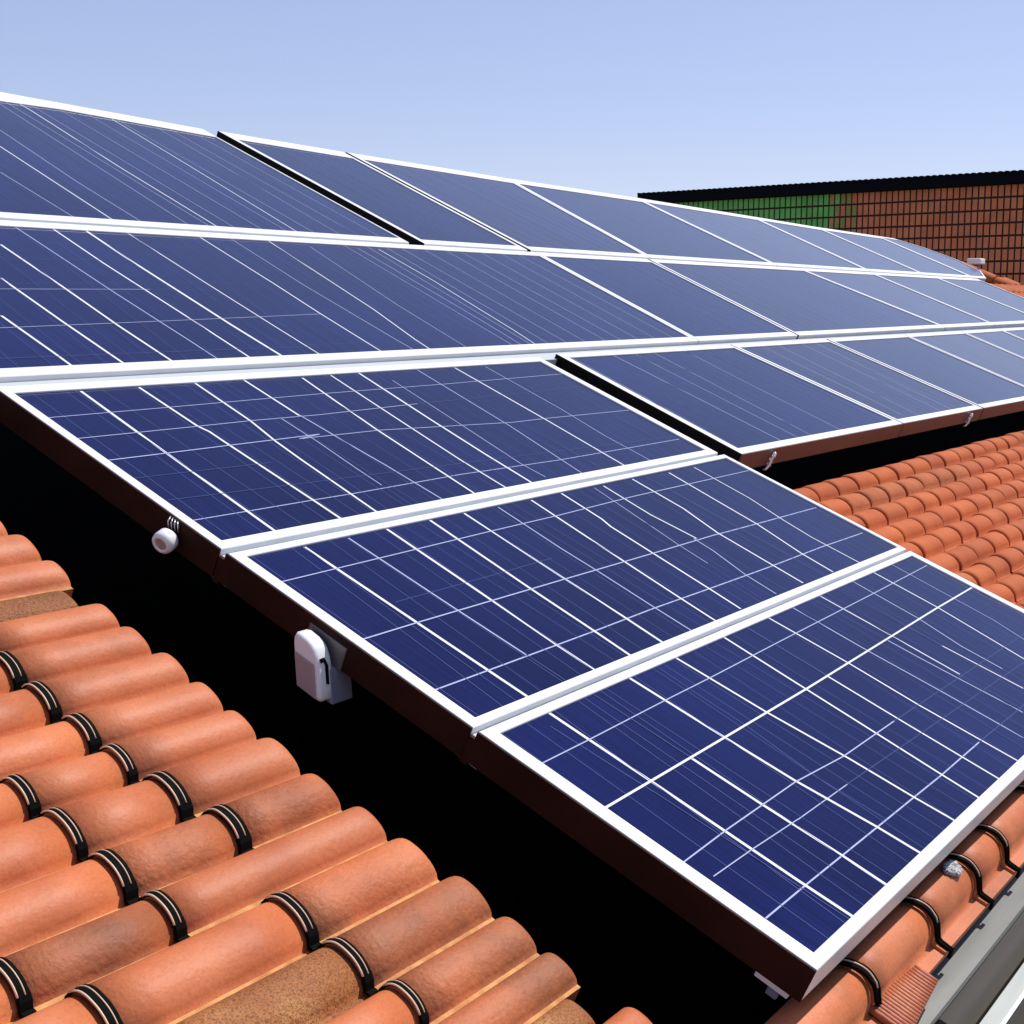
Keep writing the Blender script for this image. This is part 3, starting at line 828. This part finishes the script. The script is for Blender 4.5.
# ------------------------------------------------------------------ brick wall behind
def pix_ray(px, py):
    d = Vector(((px-512)/FPX, (512-py)/FPX, -1.0)); return (R @ d)
wd_dir = pix_ray(-1300, 310); wd_dir.z = 0; wd_dir.normalize()      # along the wall, away to the left
d = pix_ray(646, 196); P0 = CAM + d*(26.0/d.x)                        # its far top corner
wn = Vector((-wd_dir.y, wd_dir.x, 0))                                 # towards the camera side?
if wn.dot(CAM-P0) < 0: wn = -wn
LW = 14.0
wt = bpy.data.objects.new('brick_wall', None); C.objects.link(wt)
wt['label'] = 'brown stack bonded brick wall with a green stretch and black coping behind the panels'; wt['category'] = 'wall'
H0 = P0.z + 0.05
xa = -wd_dir; ya = -wn; za = Vector((0,0,1))
if xa.cross(ya).dot(za) < 0: ya = ya
wt.matrix_world = Matrix(((xa.x, ya.x, 0, P0.x), (xa.y, ya.y, 0, P0.y), (0, 0, 1, 0), (0, 0, 0, 1)))
M_mort = mat('dark_joint', (0.045,0.012,0.006), 0.9)
M_brick = mat('brown_brick', (0.3,0.12,0.06), 0.85)
M_olive = mat('olive_brown_brick', (0.4,0.25,0.08), 0.85); add_noise(M_olive, (0.26,0.25,0.06), (0.50,0.24,0.10), 3.0, 6, 0.4, 0.6)
M_green = mat('green_brick', (0.06,0.19,0.05), 0.8)
for m_, c1, c2 in ((M_brick, (0.54,0.150,0.062), (0.72,0.225,0.10)), (M_green, (0.12,0.38,0.07), (0.20,0.52,0.13))):
    add_noise(m_, c1, c2, 2.3, 8, 0.3, 0.7, bump=0.3, bscale=40, bdist=0.01)
bm = bmesh.new(); box(bm, (0, 0.0, 0.02), (LW, 0.4, H0-0.1)); bm_obj('masonry', bm, M_mort, wt)
PW, PH = 0.116, 0.226
bmb, bmg, bmo = bmesh.new(), bmesh.new(), bmesh.new()
rw = random.Random(3)
z_ = H0-0.21
ri = 0
while z_ > H0-3.6:
    for i in range(int(LW/PW)):
        x0 = i*PW
        tgt = bmg if x0 < 4.20 + rw.gauss(0, 0.10) else (bmo if x0 < 4.48 + rw.gauss(0, 0.12) else bmb)
        dd = rw.uniform(-0.004, 0.004)
        vv = box(tgt, (x0+0.015, -0.02+dd, z_-PH+0.018), (x0+PW-0.015, 0.002, z_-0.018))
    z_ -= PH; ri += 1
bm_obj('green_bricks', bmg, M_green, wt); bm_obj('brown_bricks', bmb, M_brick, wt); bm_obj('olive_bricks', bmo, M_olive, wt)
bm = bmesh.new()
box(bm, (-0.12, -0.16, H0-0.215), (LW+0.1, 0.5, H0-0.012), 0, 0.01)
i = 0
while i*0.12 < LW+0.1:
    x0 = -0.12 + i*0.12
    rings = [[Vector((x0+0.06+0.05*math.cos(t*math.pi/6), y_, H0-0.014+0.022*math.sin(t*math.pi/6))) for t in range(7)] for y_ in (-0.19, 0.52)]
    loft(bm, rings, 0); i += 1
M_cop = mat('black_coping', (0.004,0.004,0.007), 0.8, 0, 0.1); bm_obj('coping', bm, M_cop, wt)

# ------------------------------------------------------------------ small things on the array
# white box on the left side of the middle near panel
jb = thing('junction_box', 'white junction box with painted blue grey shade on the left side of the middle near panel', 'junction box', None, 1.548, 1.128, -0.05)
bm = bmesh.new(); box(bm, (-0.036, -0.034, -0.058), (0.018, 0.020, -0.002), 0, 0.003, 2); bm_obj('body', bm, M_slate, jb)  # blue grey body colour stands in for the white box's shaded side
bm = bmesh.new()
sec = [(-0.026,-0.052),(-0.032,-0.046),(-0.033,-0.030),(-0.033,0.008),(-0.031,0.018),(-0.026,0.028),(-0.018,0.034),(-0.008,0.037),(0.012,0.038),(0.021,0.035),(0.026,0.028),(0.028,0.018),(0.028,-0.048),(0.024,-0.052)]
rings = [[Vector((u_, v_*s_, n_*s_)) for v_, n_ in sec] for u_, s_ in ((-0.0625,0.86),(-0.061,0.94),(-0.056,1.0),(-0.034,1.0),(-0.029,0.95))]
loft(bm, rings, 0, smooth=True); bm_obj('shell', bm, M_plastic, jb)
bm = bmesh.new(); box(bm, (-0.0655,-0.024,-0.048), (-0.0622,0.024,0.006), 0, 0.0015); bm_obj('front_shade_plate', bm, M_shade_tan, jb)
bm = bmesh.new(); tube(bm, [(-0.056,-0.0325,0.014),(-0.048,-0.034,0.016),(-0.043,-0.0345,0.006),(-0.043,-0.034,-0.022)], 0.0032, 8); bm_obj('hook_slot', bm, M_black, jb, smooth=True)
bm = bmesh.new(); box(bm, (-0.0215,-0.055,-0.002), (-0.0172,0.036,0.042), 0, 0.001); bm_obj('back_plate', bm, mat('dull_grey_plate', (0.16,0.15,0.14), 0.4, 0.4), jb)

for ch in jb.children:            # its sides hang plumb while its foot follows the slope
    if ch.name.startswith('back_plate'): continue
    for vtx in ch.data.vertices: vtx.co.y += 0.50*(vtx.co.z-0.02)
jb.scale = (0.9, 0.9, 0.9)
# round white cap on the side of the upper near panel
kn = thing('end_cap', 'round white plastic cap on the dark side of the upper near panel', 'cap', None, 1.527, 1.482, -0.028)
bm = bmesh.new()
prf = [(-0.006,0.010),(-0.012,0.010),(-0.013,0.0165),(-0.016,0.0195),(-0.030,0.0200),(-0.036,0.0185),(-0.0385,0.0150),(-0.039,0.0118),(-0.037,0.0110),(-0.0365,0.0105)]
ax = Vector((-0.88, -0.25, -0.25)).normalized(); p_ = ax.orthogonal().normalized(); q_ = ax.cross(p_)
rings = [[ax*(-x_) + (p_*math.cos(t*2*math.pi/28) + q_*math.sin(t*2*math.pi/28))*r_ for t in range(28)] for x_, r_ in prf]
loft(bm, rings, 0); bm_obj('cap_shell', bm, M_plastic, kn)
bm = bmesh.new()
loft(bm, [[ax*0.0368 + (p_*math.cos(t*2*math.pi/24) + q_*math.sin(t*2*math.pi/24))*r_ for t in range(24)] for r_ in (0.0108, 0.002)], 0)
bm_obj('cap_disc', bm, mat('pinkish_plastic', (0.66,0.55,0.50), 0.5), kn)
bm = bmesh.new()
for k_ in range(4):
    tube(bm, [(-0.0045-0.002*k_, -0.012+0.006*k_, 0.010), (-0.008-0.002*k_, -0.010+0.006*k_, 0.022), (-0.0045, -0.004+0.006*k_, 0.026)], 0.0012, 6)
bm_obj('spring_clip', bm, M_steel, kn, smooth=True)

# twisted silver hooks on the brown fascia
def hook(u, v, lab, sgn=1.0):
    h = thing('fascia_hook', lab, 'hook', 'silver hooks on the brown fascia', u, v, -0.03)
    h.scale = (0.75, 0.75, 0.8)
    bm = bmesh.new()
    pts = [(0.026,-0.006,0.018),(0.014,-0.016,0.022),(0.002,-0.020,0.016),(-0.004,-0.018,0.002),(-0.012,-0.022,-0.018),(-0.022,-0.020,-0.034),(-0.026,-0.014,-0.042)]
    tube(bm, pts, [0.005,0.006,0.006,0.0055,0.006,0.005,0.004], 8); bm_obj('hook_bar', bm, M_steel, h, smooth=True)
    bm = bmesh.new()
    for k_ in range(5):
        t0 = k_/5; i_ = min(int(t0*6), 5); a_ = Vector(pts[i_])
        rr = 0.009
        ring = [(a_.x + rr*math.cos(t*0.7), a_.y + rr*0.7*math.sin(t*0.7), a_.z + 0.004*math.sin(t*1.4)) for t in range(9)]
        tube(bm, ring, 0.0018, 5)
    bm_obj('wire_wrap', bm, M_plastic, h, smooth=True)
    bm = bmesh.new(); box(bm, (0.0,-0.0075,-0.024), (0.05,-0.0042,-0.018), 0, 0.0005); bm_obj('foot_plate', bm, M_steel, h)
hook(3.61, 1.366, 'left twisted silver hook on the brown fascia near the black gap')
hook(5.43, 1.366, 'right twisted silver hook on the brown fascia near the picture edge')

# mount bracket peeping out under the near corner
br = thing('mounting_bracket', 'small white bracket peeping out under the bottom corner of the nearest panel', 'bracket', None, 1.555, 0.300, -0.052)
bm = bmesh.new(); box(bm, (0.002,-0.024,-0.014), (0.05,0.026,0.0), 0, 0.001); bm_obj('plate', bm, M_plastic, br)
bm = bmesh.new(); box(bm, (0.014,-0.010,-0.034), (0.022,0.006,-0.0145), 0, 0.001); bm_obj('stem', bm, M_slate, br)

# small white vent head near the wall, past the array
vt = thing('roof_vent', 'tiny white roof vent in front of the brown bricks at the far end', 'vent', None, 11.25, 3.25, -0.1)
vt.rotation_euler = (0, 0, 0)
bm = bmesh.new(); box(bm, (-0.03,-0.03,-0.2), (0.03,0.03,0.10), 0, 0.006); bm_obj('stack', bm, M_slate, vt)
bm = bmesh.new(); box(bm, (-0.065,-0.055,0.101), (0.065,0.055,0.15), 0, 0.01, 2); bm_obj('hood', bm, M_plastic, vt)
